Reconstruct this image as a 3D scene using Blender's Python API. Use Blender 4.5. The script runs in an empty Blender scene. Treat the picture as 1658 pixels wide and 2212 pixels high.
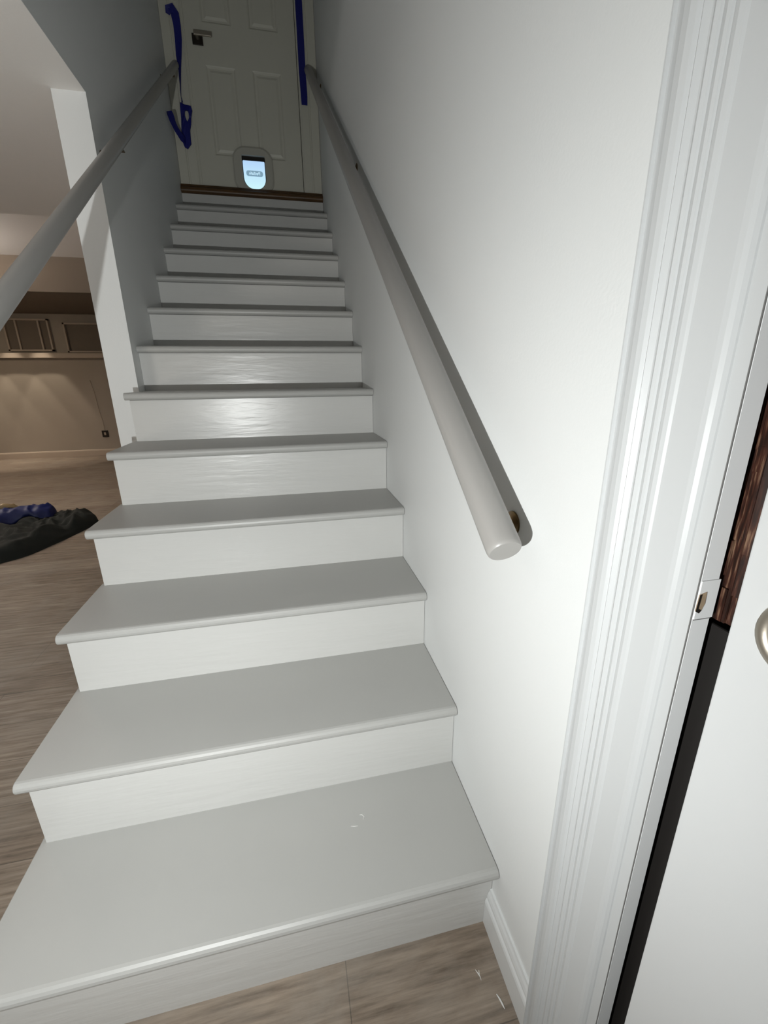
import bpy, bmesh, math, random
from mathutils import Vector, Matrix, noise
random.seed(7)
S = bpy.context.scene
C = S.collection

# ---------------------------------------------------------------- camera
cam_d = bpy.data.cameras.new('camera'); cam = bpy.data.objects.new('camera', cam_d); C.objects.link(cam)
rt = Vector((0.97711599, -0.21239785, -0.01146681)); up = Vector((0.07462241, 0.29181299, 0.95356)); fw = Vector((0.19918792, 0.93259441, -0.30098478))
M = Matrix((rt, up, -fw)).transposed().to_4x4(); M.translation = Vector((-0.35891654, -0.55682801, 1.18549618))
cam.matrix_world = M
cam_d.sensor_fit = 'VERTICAL'; cam_d.sensor_height = 36.0; cam_d.lens = 918.896 / 2212 * 36.0
cam_d.clip_start = 0.01
S.camera = cam

# ---------------------------------------------------------------- world, lights, exposure
w = bpy.data.worlds.new('world'); S.world = w; w.use_nodes = True
w.node_tree.nodes['Background'].inputs[0].default_value = (0.9, 0.92, 1, 1)
w.node_tree.nodes['Background'].inputs[1].default_value = 0.02
S.view_settings.view_transform = 'Standard'; S.view_settings.look = 'None'
S.view_settings.gamma = 1; S.view_settings.use_curve_mapping = False
S.view_settings.exposure = 0.0

def light(name, kind, loc, energy, color, **kw):
    d = bpy.data.lights.new(name, kind); d.energy = energy; d.color = color
    for k, v in kw.items():
        if k != 'aim': setattr(d, k, v)
    o = bpy.data.objects.new(name, d); C.objects.link(o); o.location = loc
    if 'aim' in kw:
        o.rotation_euler = (Vector(kw['aim']) - Vector(loc)).to_track_quat('-Z', 'Y').to_euler()
    return o
# the phone torch held low and left of the lens
light('phone_torch', 'SPOT', (-0.74, -0.65, 0.955), 63, (0.98, 1.0, 0.985), spot_size=math.radians(180), spot_blend=1.0,
      shadow_soft_size=0.008, aim=(-0.60, 1.0, 0.98))
# lamps of the basement room on the left, two of them added fills
light('basement_wall_end_fill', 'SPOT', (-2.6, -0.9, 0.5), 38, (1.0, 0.93, 0.84), spot_size=math.radians(60), spot_blend=0.8,
      shadow_soft_size=0.35, aim=(-1.6, 1.6, 1.6))  # added spot without a fixture, brightens the wall end and ceiling
light('basement_ceiling_fill', 'AREA', (-2.1, 0.1, 1.5), 9, (1.0, 0.96, 0.92), shape='DISK', size=0.3, aim=(-2.1, 0.15, 4))  # added unseen upward fill for the basement ceiling
light('basement_lamp_near', 'AREA', (-2.9, -1.6, 2.14), 2.5, (1.0, 0.93, 0.85), shape='DISK', size=0.5, aim=(-2.9, -1.6, 0))
light('basement_lamp_tray', 'AREA', (-3.5, 3.6, 2.02), 46, (1.0, 0.90, 0.82), shape='DISK', size=0.25, aim=(-3.4, 3.6, 4))
for lx in (-5.2, -4.8, -4.4, -4.0):   # row of recessed cans washing the far wall
    light('basement_downlight', 'SPOT', (lx, 7.08, 2.15), 30, (1.0, 0.86, 0.70), spot_size=math.radians(50), spot_blend=0.25,
          shadow_soft_size=0.03, aim=(lx, 7.09, 0))
light('basement_lamp_far', 'AREA', (-4.4, 5.6, 2.15), 12, (1.0, 0.82, 0.62), shape='DISK', size=0.3, aim=(-4.4, 5.9, 0))

# ---------------------------------------------------------------- materials
def mat(name, col, rough=0.5, metal=0.0, bump=0.0, bscale=60, var=0.0, vscale=3.0, coat=0.0, emit=None, es=0.0, spec=0.5, stretch=None):
    m = bpy.data.materials.new(name); m.use_nodes = True; n = m.node_tree.nodes; l = m.node_tree.links
    b = n['Principled BSDF']
    b.inputs['Base Color'].default_value = (*col, 1); b.inputs['Roughness'].default_value = rough
    b.inputs['Metallic'].default_value = metal; b.inputs['Coat Weight'].default_value = coat
    b.inputs['Specular IOR Level'].default_value = spec
    tc = n.new('ShaderNodeTexCoord'); mp = n.new('ShaderNodeMapping'); l.new(tc.outputs['Object'], mp.inputs[0])
    if stretch: mp.inputs['Scale'].default_value = stretch
    if var > 0:
        t = n.new('ShaderNodeTexNoise'); t.inputs['Scale'].default_value = vscale; t.inputs['Detail'].default_value = 5
        l.new(mp.outputs[0], t.inputs[0])
        r = n.new('ShaderNodeValToRGB'); l.new(t.outputs['Fac'], r.inputs[0])
        r.color_ramp.elements[0].position = 0.3; r.color_ramp.elements[1].position = 0.7
        r.color_ramp.elements[0].color = (*[c * (1 - var) for c in col], 1)
        r.color_ramp.elements[1].color = (*[min(1, c * (1 + var)) for c in col], 1)
        l.new(r.outputs[0], b.inputs['Base Color'])
    if bump > 0:
        t = n.new('ShaderNodeTexNoise'); t.inputs['Scale'].default_value = bscale; t.inputs['Detail'].default_value = 3
        l.new(mp.outputs[0], t.inputs[0])
        bp = n.new('ShaderNodeBump'); bp.inputs['Strength'].default_value = bump; bp.inputs['Distance'].default_value = 0.004
        l.new(t.outputs['Fac'], bp.inputs['Height']); l.new(bp.outputs[0], b.inputs['Normal'])
    if emit:
        b.inputs['Emission Color'].default_value = (*emit, 1); b.inputs['Emission Strength'].default_value = es
    return m

m_wall = mat('wall_paint', (0.77, 0.785, 0.78), 0.6, bump=0.06, bscale=180)
m_ceil = mat('ceiling_paint', (0.76, 0.74, 0.71), 0.8, bump=0.1, bscale=90)
m_tan = mat('tan_wall_paint', (0.40, 0.35, 0.29), 0.75, var=0.04, vscale=1.5)
m_beam = mat('beam_shaded_brown', (0.17, 0.135, 0.10), 0.8)  # dim light on beam and far ceiling put into the brown
m_tan_trim = mat('tan_trim_paint', (0.50, 0.42, 0.34), 0.6)
m_trim = mat('trim_gloss_paint', (0.74, 0.755, 0.755), 0.28, bump=0.03, bscale=25)
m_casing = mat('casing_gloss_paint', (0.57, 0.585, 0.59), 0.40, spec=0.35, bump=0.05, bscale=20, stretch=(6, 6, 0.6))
m_jamb = mat('jamb_lit_white', (0.88, 0.895, 0.90), 0.35)  # whiter than the casing: torch light on the edge put into the colour
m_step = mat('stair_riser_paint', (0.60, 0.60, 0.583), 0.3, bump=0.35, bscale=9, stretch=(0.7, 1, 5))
m_tread = mat('stair_tread_shaded', (0.43, 0.43, 0.415), 0.42, bump=0.12, bscale=25, var=0.015, vscale=4)  # riser paint darkened, the grazing light on the treads put into the colour
m_rail = mat('handrail_paint', (0.34, 0.33, 0.315), 0.38, bump=0.05, bscale=30)
m_door = mat('door_paint_cream', (0.62, 0.61, 0.53), 0.45)
m_doorw = mat('door_paint_white', (0.66, 0.675, 0.68), 0.4, bump=0.03, bscale=60)
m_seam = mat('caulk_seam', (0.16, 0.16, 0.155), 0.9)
m_brass = mat('aged_brass', (0.20, 0.14, 0.07), 0.35, metal=0.9)
m_bare = mat('bare_wood', (0.40, 0.30, 0.20), 0.7, var=0.2, vscale=60)
m_nickel = mat('satin_nickel', (0.42, 0.38, 0.32), 0.4, metal=0.85)
m_black = mat('dark_metal', (0.025, 0.02, 0.016), 0.4, metal=0.3)
m_oak = mat('oak_stained', (0.085, 0.042, 0.012), 0.45, var=0.35, vscale=14, stretch=(0.6, 5, 5))
m_tape = mat('blue_masking_tape', (0.004, 0.007, 0.17), 0.55, bump=0.2, bscale=200)
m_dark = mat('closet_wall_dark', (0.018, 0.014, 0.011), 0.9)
m_black2 = mat('black_paint', (0.008, 0.006, 0.005), 0.7)
m_jacket = mat('dark_green_cloth', (0.006, 0.009, 0.007), 0.8, bump=0.3, bscale=40)
m_blue = mat('navy_blue_cloth', (0.006, 0.014, 0.10), 0.5, bump=0.2, bscale=30)
m_plastic = mat('tan_plastic_wrap', (0.32, 0.24, 0.13), 0.18, bump=0.6, bscale=25, coat=0.6)
m_chip = mat('white_paint_chip', (0.8, 0.8, 0.78), 0.6)
m_frame = mat('pet_door_frame_plastic', (0.50, 0.49, 0.43), 0.4)
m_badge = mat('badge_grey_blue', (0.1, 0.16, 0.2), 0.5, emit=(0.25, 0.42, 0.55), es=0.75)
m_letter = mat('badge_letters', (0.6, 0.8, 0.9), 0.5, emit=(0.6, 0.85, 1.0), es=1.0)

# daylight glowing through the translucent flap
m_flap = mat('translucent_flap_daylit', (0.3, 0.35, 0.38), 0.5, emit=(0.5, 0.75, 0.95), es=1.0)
n = m_flap.node_tree.nodes; l = m_flap.node_tree.links
tc = n.new('ShaderNodeTexCoord'); sp = n.new('ShaderNodeSeparateXYZ'); l.new(tc.outputs['Object'], sp.inputs[0])
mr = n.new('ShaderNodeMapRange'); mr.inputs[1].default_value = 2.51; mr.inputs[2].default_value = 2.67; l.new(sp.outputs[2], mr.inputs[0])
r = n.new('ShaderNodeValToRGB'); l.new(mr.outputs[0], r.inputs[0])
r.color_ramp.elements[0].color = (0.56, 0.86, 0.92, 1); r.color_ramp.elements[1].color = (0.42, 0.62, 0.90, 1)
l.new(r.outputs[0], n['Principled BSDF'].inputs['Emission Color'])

def floor_mat():
    m = bpy.data.materials.new('grey_brown_wood_plank'); m.use_nodes = True; n = m.node_tree.nodes; l = m.node_tree.links
    b = n['Principled BSDF']; b.inputs['Roughness'].default_value = 0.5
    tc = n.new('ShaderNodeTexCoord'); mp = n.new('ShaderNodeMapping'); mp.inputs['Location'].default_value = (0.94, 0.13, 0)
    l.new(tc.outputs['Object'], mp.inputs[0])
    br = n.new('ShaderNodeTexBrick'); l.new(mp.outputs[0], br.inputs[0])
    br.inputs['Scale'].default_value = 1.0; br.inputs['Brick Width'].default_value = 1.22; br.inputs['Row Height'].default_value = 0.18
    br.inputs['Mortar Size'].default_value = 0.0012; br.inputs['Mortar Smooth'].default_value = 0.4; br.inputs['Bias'].default_value = -0.1
    br.inputs['Color1'].default_value = (0.265, 0.215, 0.17, 1); br.inputs['Color2'].default_value = (0.36, 0.305, 0.25, 1)
    br.inputs['Mortar'].default_value = (0.13, 0.11, 0.09, 1)
    mg = n.new('ShaderNodeMapping'); mg.inputs['Scale'].default_value = (2.2, 30, 1); l.new(tc.outputs['Object'], mg.inputs[0])
    g = n.new('ShaderNodeTexNoise'); g.inputs['Scale'].default_value = 2.2; g.inputs['Detail'].default_value = 8; g.inputs['Roughness'].default_value = 0.65
    l.new(mg.outputs[0], g.inputs[0])
    rg = n.new('ShaderNodeValToRGB'); l.new(g.outputs['Fac'], rg.inputs[0])
    rg.color_ramp.elements[0].position = 0.32; rg.color_ramp.elements[0].color = (0.48, 0.45, 0.42, 1)
    rg.color_ramp.elements[1].position = 0.68; rg.color_ramp.elements[1].color = (1.32, 1.3, 1.27, 1)
    mx = n.new('ShaderNodeMix'); mx.data_type = 'RGBA'; mx.blend_type = 'MULTIPLY'; mx.inputs[0].default_value = 1
    l.new(br.outputs['Color'], mx.inputs[6]); l.new(rg.outputs[0], mx.inputs[7])
    # broad blotches and plaster dust walked over the boards
    d = n.new('ShaderNodeTexNoise'); d.inputs['Scale'].default_value = 2.6; d.inputs['Detail'].default_value = 9; d.inputs['Roughness'].default_value = 0.7
    d.inputs['Distortion'].default_value = 0.6
    l.new(tc.outputs['Object'], d.inputs[0])
    rd = n.new('ShaderNodeValToRGB'); l.new(d.outputs['Fac'], rd.inputs[0])
    rd.color_ramp.elements[0].position = 0.45; rd.color_ramp.elements[0].color = (0, 0, 0, 1)
    rd.color_ramp.elements[1].position = 0.75; rd.color_ramp.elements[1].color = (0.55, 0.55, 0.55, 1)
    m2 = n.new('ShaderNodeMix'); m2.data_type = 'RGBA'; l.new(rd.outputs[0], m2.inputs[0])
    l.new(mx.outputs[2], m2.inputs[6]); m2.inputs[7].default_value = (0.36, 0.33, 0.29, 1)
    l.new(m2.outputs[2], b.inputs['Base Color'])
    bp = n.new('ShaderNodeBump'); bp.inputs['Strength'].default_value = 0.25; bp.inputs['Distance'].default_value = 0.002
    l.new(g.outputs['Fac'], bp.inputs['Height']); l.new(bp.outputs[0], b.inputs['Normal'])
    return m
m_floor = floor_mat()

def darkwood_mat():
    m = bpy.data.materials.new('dark_stained_wood'); m.use_nodes = True; n = m.node_tree.nodes; l = m.node_tree.links
    b = n['Principled BSDF']; b.inputs['Roughness'].default_value = 0.45
    tc = n.new('ShaderNodeTexCoord'); mp = n.new('ShaderNodeMapping'); mp.inputs['Scale'].default_value = (220, 220, 22); l.new(tc.outputs['Object'], mp.inputs[0])
    t = n.new('ShaderNodeTexNoise'); t.inputs['Scale'].default_value = 1.5; t.inputs['Detail'].default_value = 6; l.new(mp.outputs[0], t.inputs[0])
    r = n.new('ShaderNodeValToRGB'); l.new(t.outputs['Fac'], r.inputs[0])
    r.color_ramp.elements[0].position = 0.42; r.color_ramp.elements[0].color = (0.02, 0.008, 0.005, 1)
    r.color_ramp.elements[1].position = 0.68; r.color_ramp.elements[1].color = (0.22, 0.13, 0.08, 1)
    e = r.color_ramp.elements.new(0.56); e.color = (0.06, 0.02, 0.012, 1)
    l.new(r.outputs[0], b.inputs['Base Color'])
    return m
m_dwood = darkwood_mat()

# ---------------------------------------------------------------- mesh helpers
def finish(name, bm, m, parent=None, smooth=False, bevel=0.0, seg=2):
    bmesh.ops.recalc_face_normals(bm, faces=bm.faces[:])
    me = bpy.data.meshes.new(name); bm.to_mesh(me); bm.free()
    me.materials.append(m)
    if smooth:
        for p in me.polygons: p.use_smooth = True
    o = bpy.data.objects.new(name, me); C.objects.link(o)
    if parent: o.parent = parent
    if bevel > 0:
        md = o.modifiers.new('bevel', 'BEVEL'); md.width = bevel; md.segments = seg; md.limit_method = 'ANGLE'; md.angle_limit = math.radians(40)
    return o
def box(bm, x0, x1, y0, y1, z0, z1):
    v = [bm.verts.new((x, y, z)) for x in (x0, x1) for y in (y0, y1) for z in (z0, z1)]
    for f in ((0, 1, 3, 2), (4, 6, 7, 5), (0, 4, 5, 1), (2, 3, 7, 6), (0, 2, 6, 4), (1, 5, 7, 3)): bm.faces.new([v[i] for i in f])
def boxo(name, dims, m, parent=None, bevel=0.0):
    bm = bmesh.new(); box(bm, *dims); return finish(name, bm, m, parent, bevel=bevel)
def prism(bm, pts, axis, a, b):
    """pts: 2D outline; extruded along axis from a to b. axis 0: pts=(y,z); 1: pts=(x,z); 2: pts=(x,y)"""
    def P(p, t):
        return (t, p[0], p[1]) if axis == 0 else ((p[0], t, p[1]) if axis == 1 else (p[0], p[1], t))
    A = [bm.verts.new(P(p, a)) for p in pts]; B = [bm.verts.new(P(p, b)) for p in pts]
    k = len(pts)
    for i in range(k): bm.faces.new((A[i], A[(i + 1) % k], B[(i + 1) % k], B[i]))
    bm.faces.new(A); bm.faces.new(B[::-1])
def tube(bm, path, rad, seg=24, flat=1.0, caps=True):
    """round bar along a path with a constant or per-point radius"""
    rings = []; k = len(path); P = [Vector(p) for p in path]
    for i, p in enumerate(P):
        d = (P[min(i + 1, k - 1)] - P[max(i - 1, 0)]).normalized()
        s = d.cross(Vector((0, 0, 1)));
        if s.length < 1e-3: s = d.cross(Vector((0, 1, 0)))
        s.normalize(); u = s.cross(d).normalized()
        rr = rad[i] if isinstance(rad, (list, tuple)) else rad
        rings.append([bm.verts.new(p + s * math.cos(t) * rr + u * math.sin(t) * rr * flat) for t in [2 * math.pi * j / seg for j in range(seg)]])
    for a, b in zip(rings, rings[1:]):
        for j in range(seg): bm.faces.new((a[j], a[(j + 1) % seg], b[(j + 1) % seg], b[j]))
    if caps: bm.faces.new(rings[0][::-1]); bm.faces.new(rings[-1])
def lathe(bm, c, axis, prof, seg=32):
    """prof: list of (distance along axis, radius)"""
    a = Vector(axis).normalized(); s = a.cross(Vector((0, 0, 1)));
    if s.length < 1e-3: s = Vector((1, 0, 0))
    s.normalize(); u = a.cross(s); c = Vector(c); rings = []
    for h, r_ in prof:
        rings.append([bm.verts.new(c + a * h + (s * math.cos(t) + u * math.sin(t)) * max(r_, 1e-5)) for t in [2 * math.pi * j / seg for j in range(seg)]])
    for p, q in zip(rings, rings[1:]):
        for j in range(seg): bm.faces.new((p[j], p[(j + 1) % seg], q[(j + 1) % seg], q[j]))
    return rings
def empty(name, loc, label, cat, group=None):
    o = bpy.data.objects.new(name, None); C.objects.link(o); o.location = loc; o.empty_display_size = 0.1
    o['label'] = label; o['category'] = cat
    if group: o['group'] = group
    return o
def adopt(o, root):
    """parent o keeping its world-space coordinates"""
    o.parent = root; o.matrix_parent_inverse = Matrix.Translation(-Vector(root.location)); return o
def tag(o, label, cat, group=None):
    o['label'] = label; o['category'] = cat
    if group: o['group'] = group
    return o
def struct(o, label=None):
    o['kind'] = 'structure'
    if label: o['label'] = label
    return o

# ---------------------------------------------------------------- stair geometry
Y = [0.004, 0.2607, 0.5234, 0.7845, 1.0445, 1.3102, 1.5745, 1.8372, 2.098, 2.3598, 2.6212, 2.8845, 3.1435]
Z = [0.1954, 0.389, 0.5746, 0.7623, 0.9529, 1.1407, 1.3288, 1.5176, 1.706, 1.8979, 2.0887, 2.2795, 2.4733]
XL = -0.981; WT = -1.091; ZC = 2.165; PY = 1.51; DY = 3.2

# ---------------------------------------------------------------- the room
struct(boxo('floor', (-6.5, 1.3, -3.2, 7.6, -0.1, 0.0), m_floor), 'grey-brown wood plank floor with dusty patches')
struct(boxo('wall_right', (0.0, 0.11, -0.20, 3.7, 0, 4.9), m_wall), 'pale grey wall carrying the right handrail')
bm = bmesh.new(); box(bm, 0.0, 0.11, -3.2, -1.10, 0, 4.9); box(bm, 0.0, 0.11, -1.10, -0.20, 2.08, 4.9)
struct(finish('wall_right', bm, m_wall), 'pale grey wall around the near doorway')
bm = bmesh.new(); prism(bm, [(PY, 0), (3.7, 0), (3.7, 4.9), (-3.2, 4.9), (-3.2, ZC), (PY, ZC)], 0, WT, XL)
struct(finish('wall_left', bm, m_wall), 'grey stairwell wall on the left with a pale free end')
struct(boxo('wall_near', (-6.5, 0.0, -3.3, -3.2, 0, 4.9), m_wall))
struct(boxo('wall_far', (-6.5, WT, 7.4, 7.52, 0, 2.35), m_tan), 'tan basement wall far behind the stairs')
struct(boxo('wall_basement', (-6.6, -6.5, -3.3, 7.52, 0, 2.35), m_tan))
struct(boxo('wall_understairs', (WT, -1.03, 3.7, 7.4, 0, 2.35), m_tan))
# basement ceiling: low part, raised tray, beam, low part again
bm = bmesh.new()
box(bm, -6.5, WT - 0.0005, -3.2, 2.88, ZC, ZC + 0.3); box(bm, WT - 0.0005, XL - 0.0008, -3.2, PY, ZC - 0.0006, ZC - 0.0001)
box(bm, -6.5, WT, 2.88, 4.5, 2.30, 2.45)
struct(finish('ceiling', bm, m_ceil), 'grey-white basement ceiling with a raised tray')
struct(boxo('trim_12', (-6.5, WT, 4.5, 4.85, 2.0, 2.45), m_beam), 'shade-darkened beam under the basement ceiling')
struct(boxo('ceiling', (-6.5, WT, 4.85, 7.4, ZC, 2.45), m_beam), 'shade-darkened far end of the basement ceiling')
struct(boxo('ceiling', (XL - 0.2, 1.3, -3.2, 3.7, 4.85, 4.95), m_ceil))
# dark room behind the near doorway
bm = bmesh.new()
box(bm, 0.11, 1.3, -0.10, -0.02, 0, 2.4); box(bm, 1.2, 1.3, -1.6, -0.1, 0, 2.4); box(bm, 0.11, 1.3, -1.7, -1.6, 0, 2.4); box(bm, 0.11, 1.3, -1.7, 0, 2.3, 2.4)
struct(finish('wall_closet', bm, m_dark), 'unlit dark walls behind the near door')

# ---------------------------------------------------------------- wall at the head of the stairs with door_2
bm = bmesh.new(); DL, DR, DB, DT = -0.862, -0.118, 2.47, 4.53
box(bm, XL, DL, DY, 3.3, 2.0, 4.9); box(bm, DR, 0.0, DY, 3.3, 2.0, 4.9); box(bm, DL, DR, DY, 3.3, DT, 4.9); box(bm, XL, 0, DY + .001, 3.3, 2.5 - .1, DB)
struct(finish('wall_back', bm, m_wall))
def casing_v(name, x0, x1, inner, label):
    """vertical casing board with a stepped profile; inner = side of the door opening"""
    s = 1 if inner > 0 else -1
    a, b = (x0, x1) if s > 0 else (x1, x0)
    W_ = abs(x1 - x0); f = lambda t: a + (b - a) * t
    pts = [(f(0), DY), (f(0), DY - 0.018), (f(0.45), DY - 0.019), (f(0.47), DY - 0.013), (f(0.52), DY - 0.013), (f(0.56), DY - 0.016), (f(0.9), DY - 0.010), (f(1), DY - 0.007), (f(1), DY)]
    bm = bmesh.new(); prism(bm, pts, 2, 2.4905, 4.6)
    o = struct(finish(name, bm, m_door), label); return o
casing_v('trim_3', XL + 0.002, DL + 0.006, 1, 'cream casing left of the upper door')
casing_v('trim_4', DR - 0.006, -0.002, -1, 'cream casing right of the upper door')
struct(boxo('trim_5', (XL + .002, -.002, DY - 0.016, DY, 4.53, 4.62), m_door))
bm = bmesh.new()
box(bm, DL, DL + 0.012, DY + .002, 3.29, DB, DT); box(bm, DR - 0.012, DR, DY + .002, 3.29, DB, DT)
box(bm, DL + .012, DL + 0.022, DY + .006, DY + 0.012, DB, DT); 
struct(finish('trim_6', bm, m_door), 'thin door jamb around the upper door')
# door leaf with six recessed, raised-field panels
dl, dr, db, dt = DL + 0.016, DR - 0.016, 2.50, 4.50; dy = DY + 0.014
panels = [(x0, x1, z0, z1) for (x0, x1) in ((-0.735, -0.545), (-0.435, -0.245)) for (z0, z1) in ((2.69, 3.19), (3.41, 4.08), (4.18, 4.38))]
bm = bmesh.new()
xs = sorted({dl, dr, *[p[0] for p in panels], *[p[1] for p in panels]}); zs = sorted({db, dt, *[p[2] for p in panels], *[p[3] for p in panels]})
def in_panel(xc, zc): return any(p[0] < xc < p[1] and p[2] < zc < p[3] for p in panels)
for i in range(len(xs) - 1):
    for j in range(len(zs) - 1):
        if not in_panel((xs[i] + xs[i + 1]) / 2, (zs[j] + zs[j + 1]) / 2):
            bm.faces.new([bm.verts.new(v) for v in ((xs[i], dy, zs[j]), (xs[i + 1], dy, zs[j]), (xs[i + 1], dy, zs[j + 1]), (xs[i], dy, zs[j + 1]))])
for (x0, x1, z0, z1) in panels:
    prev = None
    for ins, dep in ((0, 0), (0.004, 0.002), (0.012, 0.009), (0.022, 0.009), (0.036, 0.003)):
        ring = [bm.verts.new(v) for v in ((x0 + ins, dy + dep, z0 + ins), (x1 - ins, dy + dep, z0 + ins), (x1 - ins, dy + dep, z1 - ins), (x0 + ins, dy + dep, z1 - ins))]
        if prev:
            for k in range(4): bm.faces.new((prev[k], prev[(k + 1) % 4], ring[(k + 1) % 4], ring[k]))
        prev = ring
    bm.faces.new(prev)
box(bm, dl, dr, dy + 0.0101, dy + 0.04, db, dt)
for a, b in ((dl, dl), (dr, dr)): bm.faces.new([bm.verts.new(v) for v in ((a, dy, db), (a, dy + .0101, db), (a, dy + .0101, dt), (a, dy, dt))])
door2 = struct(finish('door_2', bm, m_door), 'cream six panel door at the top of the stairs')
# lever handle
rose = boxo('door_handle', (-0.800, -0.733, dy - 0.008, dy, 3.287, 3.345), m_black, door2, bevel=0.002); rose['label'] = 'dark square rose with a lever'
bm = bmesh.new(); tube(bm, [(-0.766, dy - .006, 3.322), (-0.766, dy - .05, 3.322)], 0.011, 16)
box(bm, -0.782, -0.672, dy - 0.058, dy - 0.046, 3.310, 3.336)
finish('lever', bm, m_nickel, rose, bevel=0.003)
# pet door set into the leaf
def rrect(x0, x1, z0, z1, rb, rt_, k=10):
    pts = []
    for (cx, cz, r_, a0) in ((x1 - rt_, z1 - rt_, rt_, 0), (x0 + rt_, z1 - rt_, rt_, 90), (x0 + rb, z0 + rb, rb, 180), (x1 - rb, z0 + rb, rb, 270)):
        for i in range(k + 1):
            a = math.radians(a0 + 90 * i / k); pts.append((cx + r_ * math.cos(a), cz + r_ * math.sin(a)))
    return pts
outer = rrect(-0.619, -0.344, 2.482, 2.752, 0.07, 0.085)
inner = rrect(-0.557, -0.397, 2.498, 2.700, 0.068, 0.008)
bm = bmesh.new(); y0 = dy - 0.022
oF = [bm.verts.new((p[0], y0 + .006, p[1])) for p in outer]; oB = [bm.verts.new((p[0], dy, p[1])) for p in outer]
cx, cz = -0.4815, 2.60
oI = [bm.verts.new((cx + (p[0] - cx) * 0.93, y0, cz + (p[1] - cz) * 0.93)) for p in outer]
iF = [bm.verts.new((p[0], y0, p[1])) for p in inner]; iB = [bm.verts.new((p[0], dy - 0.001, p[1])) for p in inner]
K = len(outer)
for A, B in ((oB, oF), (oF, oI), (oI, iF), (iF, iB)):
    for k in range(K): bm.faces.new((A[k], A[(k + 1) % K], B[(k + 1) % K], B[k]))
petf = finish('pet_door', bm, m_frame, door2, smooth=False); petf['label'] = 'raised pet door frame with rounded corners'
bm = bmesh.new(); prism(bm, rrect(-0.560, -0.394, 2.496, 2.702, 0.066, 0.006), 1, dy - 0.003, dy - 0.0005)
rec = finish('pet_door_opening', bm, m_black, petf); rec['label'] = 'black rim around the flap'
bm = bmesh.new(); prism(bm, rrect(-0.552, -0.402, 2.503, 2.672, 0.066, 0.006), 1, dy - 0.008, dy - 0.004)
flap = finish('pet_door_flap', bm, m_flap, petf); flap['label'] = 'translucent flap lit by daylight'
bm = bmesh.new(); prism(bm, rrect(-0.534, -0.418, 2.579, 2.613, 0.015, 0.015), 1, dy - 0.0095, dy - 0.008)
badge = finish('flap_badge', bm, m_badge, petf); badge['label'] = 'grey badge with reversed lettering'
cu = bpy.data.curves.new('badge_text', 'FONT'); cu.body = 'PetSafe'; cu.size = 0.0265; cu.align_x = 'CENTER'; cu.align_y = 'CENTER'; cu.extrude = 0.0004
to = bpy.data.objects.new('tmp_text', cu); C.objects.link(to)
me = bpy.data.meshes.new_from_object(to.evaluated_get(bpy.context.evaluated_depsgraph_get())); bpy.data.objects.remove(to)
# seen through the flap from behind, so the word reads mirrored
me.transform(Matrix.Translation((-0.476, dy - 0.0101, 2.596)) @ Matrix.Rotation(math.radians(90), 4, 'X') @ Matrix.Diagonal((-1, 1, 1, 1)))
me.name = 'badge_lettering'; me.materials.clear(); me.materials.append(m_letter)
tx = bpy.data.objects.new('badge_lettering', me); C.objects.link(tx); tx.parent = petf

# ---------------------------------------------------------------- staircase
stair = empty('staircase', (-0.49, 0, 0), 'straight staircase painted pale grey, open on the left at its foot', 'staircase')
TH = 0.028; OV = 0.024
def tread_mesh(x0, x1, y0, y1, z, side_over=False):
    R = TH / 2; prof = []
    for i in range(9):
        a = math.radians(90 + 180 * i / 8); prof.append((y0 + R + R * math.cos(a) * 0.95, z - R + R * math.sin(a)))
    prof += [(y1, z - TH), (y1, z)]
    bm = bmesh.new(); prism(bm, prof, 0, x0, x1)
    return bm
for i in range(12):
    op = i < 5
    x0 = -0.978 if i < 6 else XL + 0.0005
    y1 = Y[i + 1] + OV + 0.014
    bm = tread_mesh(x0, -0.001, Y[i] - 0.004, y1, Z[i])
    adopt(finish('tread', bm, m_tread, bevel=0.002 if op else 0.0), stair)
rz0 = 0.0
for i in range(13):
    zt = (Z[i] - TH) if i < 12 else 2.432
    zb = 0.0 if i == 0 else Z[i - 1]
    x0 = -0.966 if i < 6 else XL + 0.0005
    ry = Y[i] + OV - (0.004 if i else 0.0)
    adopt(boxo('riser', (x0, -0.0012, ry, ry + 0.013, zb, zt), m_step), stair)
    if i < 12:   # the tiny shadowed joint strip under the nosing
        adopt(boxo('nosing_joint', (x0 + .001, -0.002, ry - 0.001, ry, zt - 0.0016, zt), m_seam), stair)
# closed sawtooth stringer under the open ends
pts = [(Y[0] + OV + 0.013, 0.0)]
for i in range(6):
    pts += [(Y[i] + OV + 0.013, Z[i] - TH), (Y[i + 1] + OV + 0.013, Z[i] - TH)] if i < 5 else [(Y[i] + OV + .013, Z[i] - TH), (PY - 0.001, Z[i] - TH)]
pts.append((PY - 0.001, 0.0))
bm = bmesh.new(); prism(bm, pts, 0, -0.962, -0.945)
adopt(finish('stringer', bm, m_step), stair)
# oak landing edge
bm = bmesh.new(); R = 0.02
prof = [(Y[12] + R * .9 * (1 + math.cos(math.radians(a))), 2.4533 + R * math.sin(math.radians(a))) for a in range(90, 271, 20)] + [(DY - .0005, 2.4333), (DY - .0005, 2.4733)]
prism(bm, prof, 0, XL + 0.001, -0.001)
o = adopt(finish('landing_nosing', bm, m_oak), stair); o['label'] = 'bare golden brown wood edge below the upper door'
bm = bmesh.new(); prism(bm, [(DY - .045, 2.4735), (DY - .036, 2.488), (DY - .001, 2.490), (DY - .001, 2.4735)], 0, XL + .001, -.001)
o = adopt(finish('threshold', bm, m_oak), stair); o['label'] = 'brown wooden threshold under the upper door'

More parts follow.
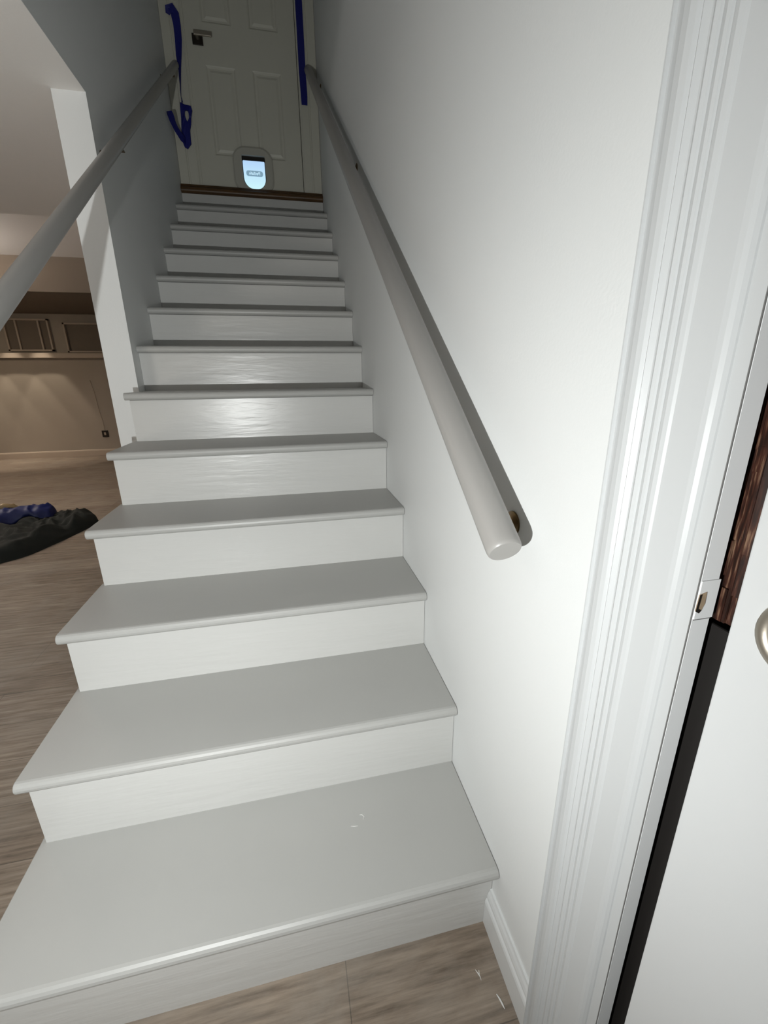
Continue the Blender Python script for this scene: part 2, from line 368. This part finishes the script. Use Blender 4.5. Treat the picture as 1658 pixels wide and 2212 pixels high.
# ---------------------------------------------------------------- handrails
def handrail(x, z0, m, ya, yb, R, wallx, ys, label, sgn):
    root = empty('handrail', (x, ya, z0 + m * ya), label, 'handrail')
    D = Vector((0, 1, m)).normalized(); A = Vector((x, ya, z0 + m * ya)); B = Vector((x, yb, z0 + m * yb))
    path = [A, A + D * 0.002, A + D * 0.006, A + D * 0.012, A + D * 0.2, B - D * 0.2, B - D * 0.012, B - D * 0.006, B]
    rads = [R * 0.90, R * 0.955, R * 0.99, R, R, R, R, R * 0.985, R * 0.93]
    bm = bmesh.new(); tube(bm, path, rads, 40)
    o = finish('rail_bar', bm, m_rail, smooth=True); adopt(o, root)
    md = o.modifiers.new('es', 'EDGE_SPLIT'); md.split_angle = math.radians(50)
    for yb_ in ys:
        zc = z0 + m * yb_
        bm = bmesh.new()
        lathe(bm, (wallx, yb_ - .004, zc - 0.055), (sgn, 0, 0), [(0, 0), (0, 0.021), (0.003, 0.021), (0.006, 0.013), (0.008, 0.0085)], 24)
        tube(bm, [(wallx + sgn * .006, yb_ - .004, zc - 0.055), (wallx + sgn * .028, yb_ - .003, zc - 0.055), (wallx + sgn * .042, yb_, zc - 0.046), (x, yb_, zc - R + 0.001)], [0.0085, 0.008, 0.0075, 0.0085], 16)
        box(bm, x - 0.011, x + 0.011, yb_ - 0.022, yb_ + 0.022, zc - R * 1.12, zc - R * 0.9)
        b = finish('bracket', bm, m_brass); adopt(b, root); b['label'] = 'brass wall bracket'
    return root
handrail(-0.06, 0.950, 0.7142, -0.020, 3.15, 0.027, 0.0, (0.072, 1.60, 2.95), 'grey round handrail on the right wall, ending in a flat cap', -1)
handrail(-0.915, 0.9683, 0.68862, 0.22, 3.15, 0.022, XL, (1.57, 2.98), 'grey round handrail on the left wall, running out of the frame', 1)

# ---------------------------------------------------------------- near doorway on the right: casing, jamb, door_1
prof = [(-0.1475, 0.0), (-0.1475, -0.015), (-0.1488, -0.0178), (-0.1505, -0.0178), (-0.152, -0.0145),
        (-0.155, -0.0150), (-0.162, -0.0172), (-0.169, -0.0178), (-0.1745, -0.0165), (-0.178, -0.0135), (-0.1795, -0.0152), (-0.1815, -0.0165), (-0.1835, -0.0150),
        (-0.1865, -0.0128), (-0.1895, -0.0128), (-0.1905, -0.0150), (-0.1935, -0.0165), (-0.1965, -0.0150), (-0.198, -0.0132), (-0.200, -0.0142), (-0.203, -0.0150), (-0.2055, -0.0140), (-0.207, -0.0122), (-0.209, -0.0132), (-0.2125, -0.0138), (-0.2165, -0.0125), (-0.219, -0.0108),
        (-0.235, -0.0098), (-0.246, -0.0092), (-0.2505, -0.0082), (-0.254, -0.0060), (-0.2565, -0.0030), (-0.2575, 0.0), ]
def casing(name, yoff, s, label):
    bm = bmesh.new(); prism(bm, [(p[1], yoff + s * p[0]) for p in prof], 2, 0.0, 2.13)
    return struct(finish(name, bm, m_casing), label)
casing('trim_1', 0.0, 1, 'white fluted casing down the right of the picture')
casing('trim_2', -1.36, -1, 'white casing on the far side of the near doorway')
bm = bmesh.new(); box(bm, -0.016, 0.0, -1.21, -0.15, 2.10, 2.19); struct(finish('trim_7', bm, m_casing, bevel=0.003))
# jamb board: front reveal, seam, edge whitened in place of torch light, strike
bm = bmesh.new(); prism(bm, [(-0.0012, -0.2005), (-0.0012, -0.2708), (0.0195, -0.2708), (0.0195, -0.2005)], 2, 0.0, 2.09)
jamb = struct(finish('trim_8', bm, m_casing), 'white door jamb strip with a painted-over latch slot')
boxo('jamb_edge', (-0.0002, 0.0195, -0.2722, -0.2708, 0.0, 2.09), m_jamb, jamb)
boxo('seam_line', (-0.0014, -0.0003, -0.2717, -0.2707, 0.0, 2.09), m_seam, jamb)
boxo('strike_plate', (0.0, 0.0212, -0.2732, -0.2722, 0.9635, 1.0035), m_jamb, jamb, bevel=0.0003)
boxo('plate_edge', (0.0, 0.0195, -0.2728, -0.2722, 0.9624, 0.9634), m_seam, jamb)
bm = bmesh.new(); prism(bm, [(-0.0012, 0.973), (-0.0002, 0.990), (0.0072, 0.992), (0.0078, 0.980), (0.005, 0.972)], 1, -0.2740, -0.2732)
o = finish('latch_hole', bm, m_bare, jamb); o['label'] = 'bare latch hole showing tan wood'
bm = bmesh.new(); prism(bm, [(-0.0012, 0.9730), (-0.0002, 0.9902), (0.0022, 0.9905), (0.0014, 0.9755), (0.0052, 0.9735), (0.003, 0.9705)], 1, -0.2743, -0.2740)
finish('latch_hole_shade', bm, m_black, jamb)
# far jamb and head
struct(boxo('trim_9', (0.0, 0.11, -1.11, -1.09, 0, 2.09), m_casing)); struct(boxo('trim_10', (0.0, 0.11, -1.09, -0.2, 2.07, 2.09), m_casing))
# the door leaf, hinged out of frame behind the camera
bm = bmesh.new(); box(bm, 0.0, 0.035, -1.085, -0.3055, 0.012, 2.06)
door1 = struct(finish('door_1', bm, m_doorw, bevel=0.0015), 'plain white door standing nearly shut at the right edge')
bm = bmesh.new(); lathe(bm, (0.0, -0.3565, 0.992), (-1, 0, 0), [(-0.001, 0.019), (0.001, 0.019), (0.004, 0.022), (0.0055, 0.026), (0.004, 0.030), (0.0, 0.032)], 40)
ring = finish('knob_rosette', bm, m_nickel, door1, smooth=True); ring['label'] = 'bare metal ring around the empty knob bore'
bm = bmesh.new(); lathe(bm, (0.0, -0.3565, 0.992), (-1, 0, 0), [(0.0006, 0.0), (0.0006, 0.0205)], 40); finish('knob_bore', bm, m_dark, door1)
# short baseboard between the bottom step and the casing
bp_ = [(0.0, 0.0), (-0.015, 0.0), (-0.015, 0.068), (-0.0135, 0.074), (-0.0105, 0.079), (-0.0105, 0.085), (-0.0085, 0.093), (-0.006, 0.099), (-0.0045, 0.105), (0, 0.105)]
bm = bmesh.new(); prism(bm, bp_, 1, -0.1478, 0.0275)
struct(finish('baseboard_right', bm, m_trim), 'white moulded baseboard beside the bottom step')

# rough stained board standing just inside the gap
brd = empty('stained_board', (0.04, -0.25, 0), 'dark reddish rough-sawn wood seen through the gap beside the right door', 'board')
bm = bmesh.new()
random.seed(11)
yy = -0.3005
while yy < -0.204:
    wd = random.uniform(0.003, 0.009); y1_ = min(yy + wd, -0.203)
    zz = 0.958
    while zz < 1.95:
        hz = random.uniform(0.02, 0.12); z1_ = min(zz + hz, 1.95); box(bm, 0.030 + random.uniform(0, 0.003), 0.05, yy, y1_ - .0004, zz, z1_); zz = z1_
    yy = y1_
adopt(finish('rough_face', bm, m_dwood), brd)
adopt(boxo('plinth', (0.034, 0.055, -0.300, -0.203, 0.0, 0.950), m_black2, bevel=0.002), brd)

# ---------------------------------------------------------------- blue tape at the upper door
def ribbon(name, pts, parent=None, th=0.0006):
    """pts: (x, y, z, half width, twist in degrees)"""
    bm = bmesh.new(); P = [Vector(p[:3]) for p in pts]; rows = []; k = len(P)
    for i, p in enumerate(pts):
        d = (P[min(i + 1, k - 1)] - P[max(i - 1, 0)]).normalized()
        s = d.cross(Vector((0, 1, 0))).normalized(); nn = d.cross(s).normalized()
        a = math.radians(p[4]); sd = s * math.cos(a) + nn * math.sin(a); n2 = d.cross(sd).normalized()
        rows.append([bm.verts.new(P[i] + sd * p[3] * t + n2 * th * u) for t, u in ((-1, 1), (0, 1.6), (1, 1), (1, -1), (0, -.4), (-1, -1))])
    for a, b in zip(rows, rows[1:]):
        for j in range(6): bm.faces.new((a[j], a[(j + 1) % 6], b[(j + 1) % 6], b[j]))
    bm.faces.new(rows[0][::-1]); bm.faces.new(rows[-1])
    return finish(name, bm, m_tape, parent)
ty = DY - 0.0215
o = ribbon('painters_tape', [(-0.104, ty, 4.0, .0225, 0), (-0.099, ty, 3.6, .0225, 0), (-0.0985, ty, 3.45, .0225, 0), (-0.099, ty, 3.2, .0225, 2), (-0.0955, ty, 3.07, .0222, 0), (-0.096, ty - .001, 3.015, .020, 0)])
tag(o, 'straight strip of blue masking tape down the right side of the upper door', 'tape')
tl = empty('painters_tape', (-0.9, ty, 3.1), 'loose torn blue masking tape curling down the left side of the upper door', 'tape')
adopt(ribbon('tape_strand', [(-0.926, ty - .004, 3.402, .012, 30), (-0.918, ty - .012, 3.425, .020, 20), (-0.900, ty - .016, 3.430, .024, 10), (-0.882, ty - .012, 3.405, .025, 0), (-0.878, ty - .006, 3.35, .022, 0), (-0.881, ty - .003, 3.28, .021, 4),
                        (-0.891, ty, 3.20, .019, 20), (-0.897, ty, 3.13, .016, 45), (-0.904, ty, 3.05, .012, 60), (-0.908, ty, 2.98, .010, 78), (-0.905, ty - .004, 2.95, .012, 60)]), tl)
bm = bmesh.new()
# crumpled wad with a loop
oc = [(-0.917, 2.950), (-0.890, 2.940), (-0.853, 2.936), (-0.848, 2.915), (-0.858, 2.875), (-0.864, 2.835), (-0.876, 2.800), (-0.878, 2.765), (-0.879, 2.725), (-0.905, 2.696), (-0.924, 2.705), (-0.936, 2.745), (-0.930, 2.80), (-0.924, 2.86), (-0.921, 2.91)]
ic = [(-0.893, 2.907), (-0.886, 2.910), (-0.875, 2.908), (-0.872, 2.899), (-0.871, 2.885), (-0.874, 2.868), (-0.880, 2.855), (-0.883, 2.850), (-0.884, 2.847), (-0.886, 2.847), (-0.888, 2.850), (-0.891, 2.857), (-0.895, 2.868), (-0.897, 2.883), (-0.896, 2.898)]
def wv(p, off): return (p[0], ty - 0.006 + 0.010 * noise.noise(Vector((p[0] * 40, p[1] * 40, 3))) + off, p[1])
of = [bm.verts.new(wv(p, -.005)) for p in oc]; inf = [bm.verts.new(wv(p, -.009)) for p in ic]; ob = [bm.verts.new(wv(p, .004)) for p in oc]; ib = [bm.verts.new(wv(p, .004)) for p in ic]
K = len(oc)
for A, B in ((of, inf), (inf, ib), (ib, ob), (ob, of)):
    for k in range(K): bm.faces.new((A[k], A[(k + 1) % K], B[(k + 1) % K], B[k]))
adopt(finish('tape_wad', bm, m_tape), tl)
adopt(ribbon('tape_tail', [(-0.958, 2.96, 2.80, .016, 0), (-0.957, 2.98, 2.795, .020, 10), (-0.955, 3.03, 2.775, .019, 30), (-0.945, 3.08, 2.757, .016, 20), (-0.925, 3.13, 2.735, .018, 10), (-0.912, ty - .006, 2.735, .020, 0)]), tl)

# ---------------------------------------------------------------- far basement wall: ledge, recessed windows, outlet
struct(boxo('trim_11', (-6.5, -1.1, 7.31, 7.4, 1.535, 1.605), m_tan_trim, bevel=0.004), 'tan ledge across the far basement wall')
bb = [(7.4, 0), (7.385, 0), (7.385, 0.08), (7.39, 0.095), (7.4, 0.10)]
bm = bmesh.new(); prism(bm, bb, 0, -6.5, -1.1); struct(finish('baseboard_far', bm, m_tan_trim), 'tan baseboard along the far basement wall')
def far_window(name, x0, x1, z0, z1, bars, label):
    bm = bmesh.new(); yw = 7.4; d = 0.05; t = 0.022
    box(bm, x0, x0 + t, yw - d, yw, z0, z1); box(bm, x1 - t, x1, yw - d, yw, z0, z1); box(bm, x0, x1, yw - d, yw, z0, z0 + t); box(bm, x0, x1, yw - d, yw, z1 - t, z1)
    for b in bars: box(bm, b, b + t, yw - d * .8, yw, z0, z1)
    wn = struct(finish(name, bm, m_tan_trim), label)
    boxo('window_pane', (x0 + t, x1 - t, yw - 0.008, yw - 0.001, z0 + t, z1 - t), mat('pane_' + name, (0.20, 0.165, 0.13), 0.85), wn)
far_window('window_1', -4.43, -3.83, 1.635, 2.09, (-4.28, -3.98), 'small high basement window with two thin bars')
far_window('window_2', -3.64, -3.10, 1.615, 2.04, (), 'small high basement window, plain dark pane')
ow = empty('wall_outlet', (-3.373, 7.4, 0.35), 'small uncovered wall outlet low on the far tan wall', 'outlet')
adopt(boxo('outlet_box', (-3.42, -3.325, 7.385, 7.40, 0.30, 0.405), m_black, bevel=0.004), ow)
adopt(boxo('socket', (-3.388, -3.358, 7.378, 7.386, 0.33, 0.375), m_tan_trim, bevel=0.004), ow)
bm = bmesh.new(); tube(bm, [(-3.37, 7.393, 0.40), (-3.375, 7.393, 0.55), (-3.40, 7.393, 0.75), (-3.41, 7.393, 1.0), (-3.44, 7.393, 1.2)], 0.004, 8)
tag(finish('wall_cable', bm, m_tan_trim, smooth=True), 'thin cable running down the far wall to the outlet', 'cable')

# ---------------------------------------------------------------- clothing heap on the basement floor
def heap(name, poly, H, m, seed, n_=70, edge=0.12, fold=0.5, fs=6.0, base=None, gap=0.004):
    xs_ = [p[0] for p in poly]; ys_ = [p[1] for p in poly]; x0, x1, y0_, y1_ = min(xs_), max(xs_), min(ys_), max(ys_)
    k = len(poly)
    def sdist(x, y):
        c = False; dmin = 9; p = Vector((x, y))
        for i in range(k):
            (ax, ay), (bx, by) = poly[i], poly[(i + 1) % k]
            if (ay > y) != (by > y) and x < (bx - ax) * (y - ay) / (by - ay) + ax: c = not c
            a = Vector((ax, ay)); b = Vector((bx, by)); t = max(0, min(1, (p - a).dot(b - a) / (b - a).length_squared))
            dmin = min(dmin, (p - a - (b - a) * t).length)
        return dmin if c else -dmin
    bf = (lambda x, y: base(x, y) + gap) if base else (lambda x, y: 0.0)
    def top(x, y):
        s_ = sdist(x, y)
        if s_ <= 0: return 0.0
        d = min(1, s_ / edge); e = math.sqrt(max(0, 1 - (1 - d) ** 2))
        q = Vector((x * fs, y * fs, seed)); wv_ = noise.noise(q + Vector((noise.noise(q * .7) * 1.5, 0, 0)))
        rdg = 1 - abs(noise.noise(Vector((x * fs * 1.7 + wv_, y * fs * .8, seed + 5)))) * 2
        r2_ = 1 - abs(noise.noise(Vector((x * fs * 3.1, y * fs * 2.2 + wv_, seed + 9)))) * 2
        return bf(x, y) + max(0.004, H * e * (1 - fold + fold * (0.45 + 0.5 * wv_ + 0.45 * rdg + 0.18 * r2_)))
    # rings shrunk towards the middle of the outline keep a smooth edge
    cx_ = sum(xs_) / k; cy_ = sum(ys_) / k
    P = []
    for i in range(k):
        for t in range(6):
            u_ = t / 6; p0, p1, p2, p3 = (Vector(poly[(i + j) % k]) for j in (-1, 0, 1, 2))
            P.append(0.5 * ((2 * p1) + (p2 - p0) * u_ + (2 * p0 - 5 * p1 + 4 * p2 - p3) * u_ ** 2 + (3 * p1 - p0 - 3 * p2 + p3) * u_ ** 3))
    bm = bmesh.new(); rings = []
    for j in range(n_):
        f = 1 - (j / n_) ** 1.3
        rings.append([bm.verts.new((cx_ + (p.x - cx_) * f, cy_ + (p.y - cy_) * f, 0)) for p in P])
    c = bm.verts.new((cx_, cy_, 0))
    for a_, b_ in zip(rings, rings[1:]):
        for i in range(len(P)): bm.faces.new((a_[i], a_[(i + 1) % len(P)], b_[(i + 1) % len(P)], b_[i]))
    for i in range(len(P)): bm.faces.new((rings[-1][i], rings[-1][(i + 1) % len(P)], c))
    for v in bm.verts: v.co.z = max(top(v.co.x, v.co.y), bf(v.co.x, v.co.y) + 0.003)
    lows = [[bm.verts.new((v.co.x, v.co.y, bf(v.co.x, v.co.y))) for v in r_] for r_ in rings[::3]]
    cl = bm.verts.new((cx_, cy_, bf(cx_, cy_)))
    for i in range(len(P)):
        i2 = (i + 1) % len(P)
        bm.faces.new((rings[0][i], lows[0][i], lows[0][i2], rings[0][i2])); bm.faces.new((lows[-1][i], cl, lows[-1][i2]))
        for a_, b_ in zip(lows, lows[1:]): bm.faces.new((a_[i], b_[i], b_[i2], a_[i2]))
    return finish(name, bm, m, smooth=True), top
jk, jtop = heap('jacket', [(-2.40, 2.60), (-2.27, 2.72), (-2.20, 2.90), (-2.14, 3.10), (-2.09, 3.30), (-2.06, 3.42), (-2.10, 3.50), (-2.15, 3.50), (-2.15, 3.60), (-2.20, 3.66), (-2.27, 3.64), (-2.29, 3.54), (-2.42, 3.56), (-2.60, 3.50), (-2.85, 3.40), (-3.10, 3.25), (-3.2, 2.9), (-2.9, 2.5), (-2.6, 2.45)],
          0.13, m_jacket, 1.3, 40, 0.10, 0.75, 5.5)
tag(jk, 'crumpled dark green jacket heaped on the wood floor beyond the steps', 'jacket')
bl, btop = heap('folded_blue_cloth', [(-2.38, 3.36), (-2.40, 3.50), (-2.48, 3.62), (-2.58, 3.66), (-2.66, 3.58), (-2.66, 3.46), (-2.74, 3.30), (-2.90, 3.15), (-2.85, 3.02), (-2.70, 3.12), (-2.55, 3.26), (-2.45, 3.30)],
          0.085, m_blue, 4.1, 26, 0.08, 0.4, 5.0, base=jtop)
tag(bl, 'bundled navy blue cloth lying on the back of the dark jacket', 'cloth')
pl, _ = heap('plastic_package', [(-2.62, 3.40), (-2.66, 3.52), (-2.78, 3.56), (-2.95, 3.48), (-3.04, 3.33), (-2.90, 3.18), (-2.76, 3.22), (-2.70, 3.30)],
          0.05, m_plastic, 9.2, 26, 0.06, 0.5, 9.0, base=lambda x, y: max(jtop(x, y), btop(x, y)))
tag(pl, 'shiny tan plastic-wrapped package tucked in the blue cloth', 'package')

# ---------------------------------------------------------------- small scraps and chips
def chip(name, pts, z, r_, label, cat, parent=None, group=None):
    bm = bmesh.new(); tube(bm, [(p[0], p[1], z + r_ * .8) for p in pts], [r_ * .5] + [r_] * (len(pts) - 2) + [r_ * .4], 6)
    o = finish(name, bm, m_chip)
    if label: tag(o, label, cat, group)
    return o
sc = empty('paint_scrap', (-0.062, -0.055, 0.0), 'forked white paint scrap on the floor in front of the bottom step', 'scrap')
adopt(chip('scrap_strand', [(-0.066, -0.046), (-0.063, -0.053), (-0.061, -0.058), (-0.061, -0.064)], 0, 0.0009, None, None), sc)
adopt(chip('scrap_strand', [(-0.059, -0.048), (-0.061, -0.054), (-0.0615, -0.057)], 0, 0.0008, None, None), sc)
chip('paint_scrap', [(-0.040, -0.090), (-0.037, -0.098), (-0.035, -0.107), (-0.034, -0.113)], 0, 0.0016, 'thin white paint sliver on the floor by the baseboard', 'scrap')
zt = Z[0]
chip('paint_fleck', [(-0.268, 0.188), (-0.262, 0.187), (-0.258, 0.181), (-0.262, 0.174)], zt, 0.0008, 'curved pale fleck on the bottom tread, higher of two', 'fleck')
chip('paint_fleck', [(-0.292, 0.166), (-0.284, 0.164), (-0.276, 0.163)], zt, 0.0008, 'short pale fleck on the bottom tread just below a curved one', 'fleck')
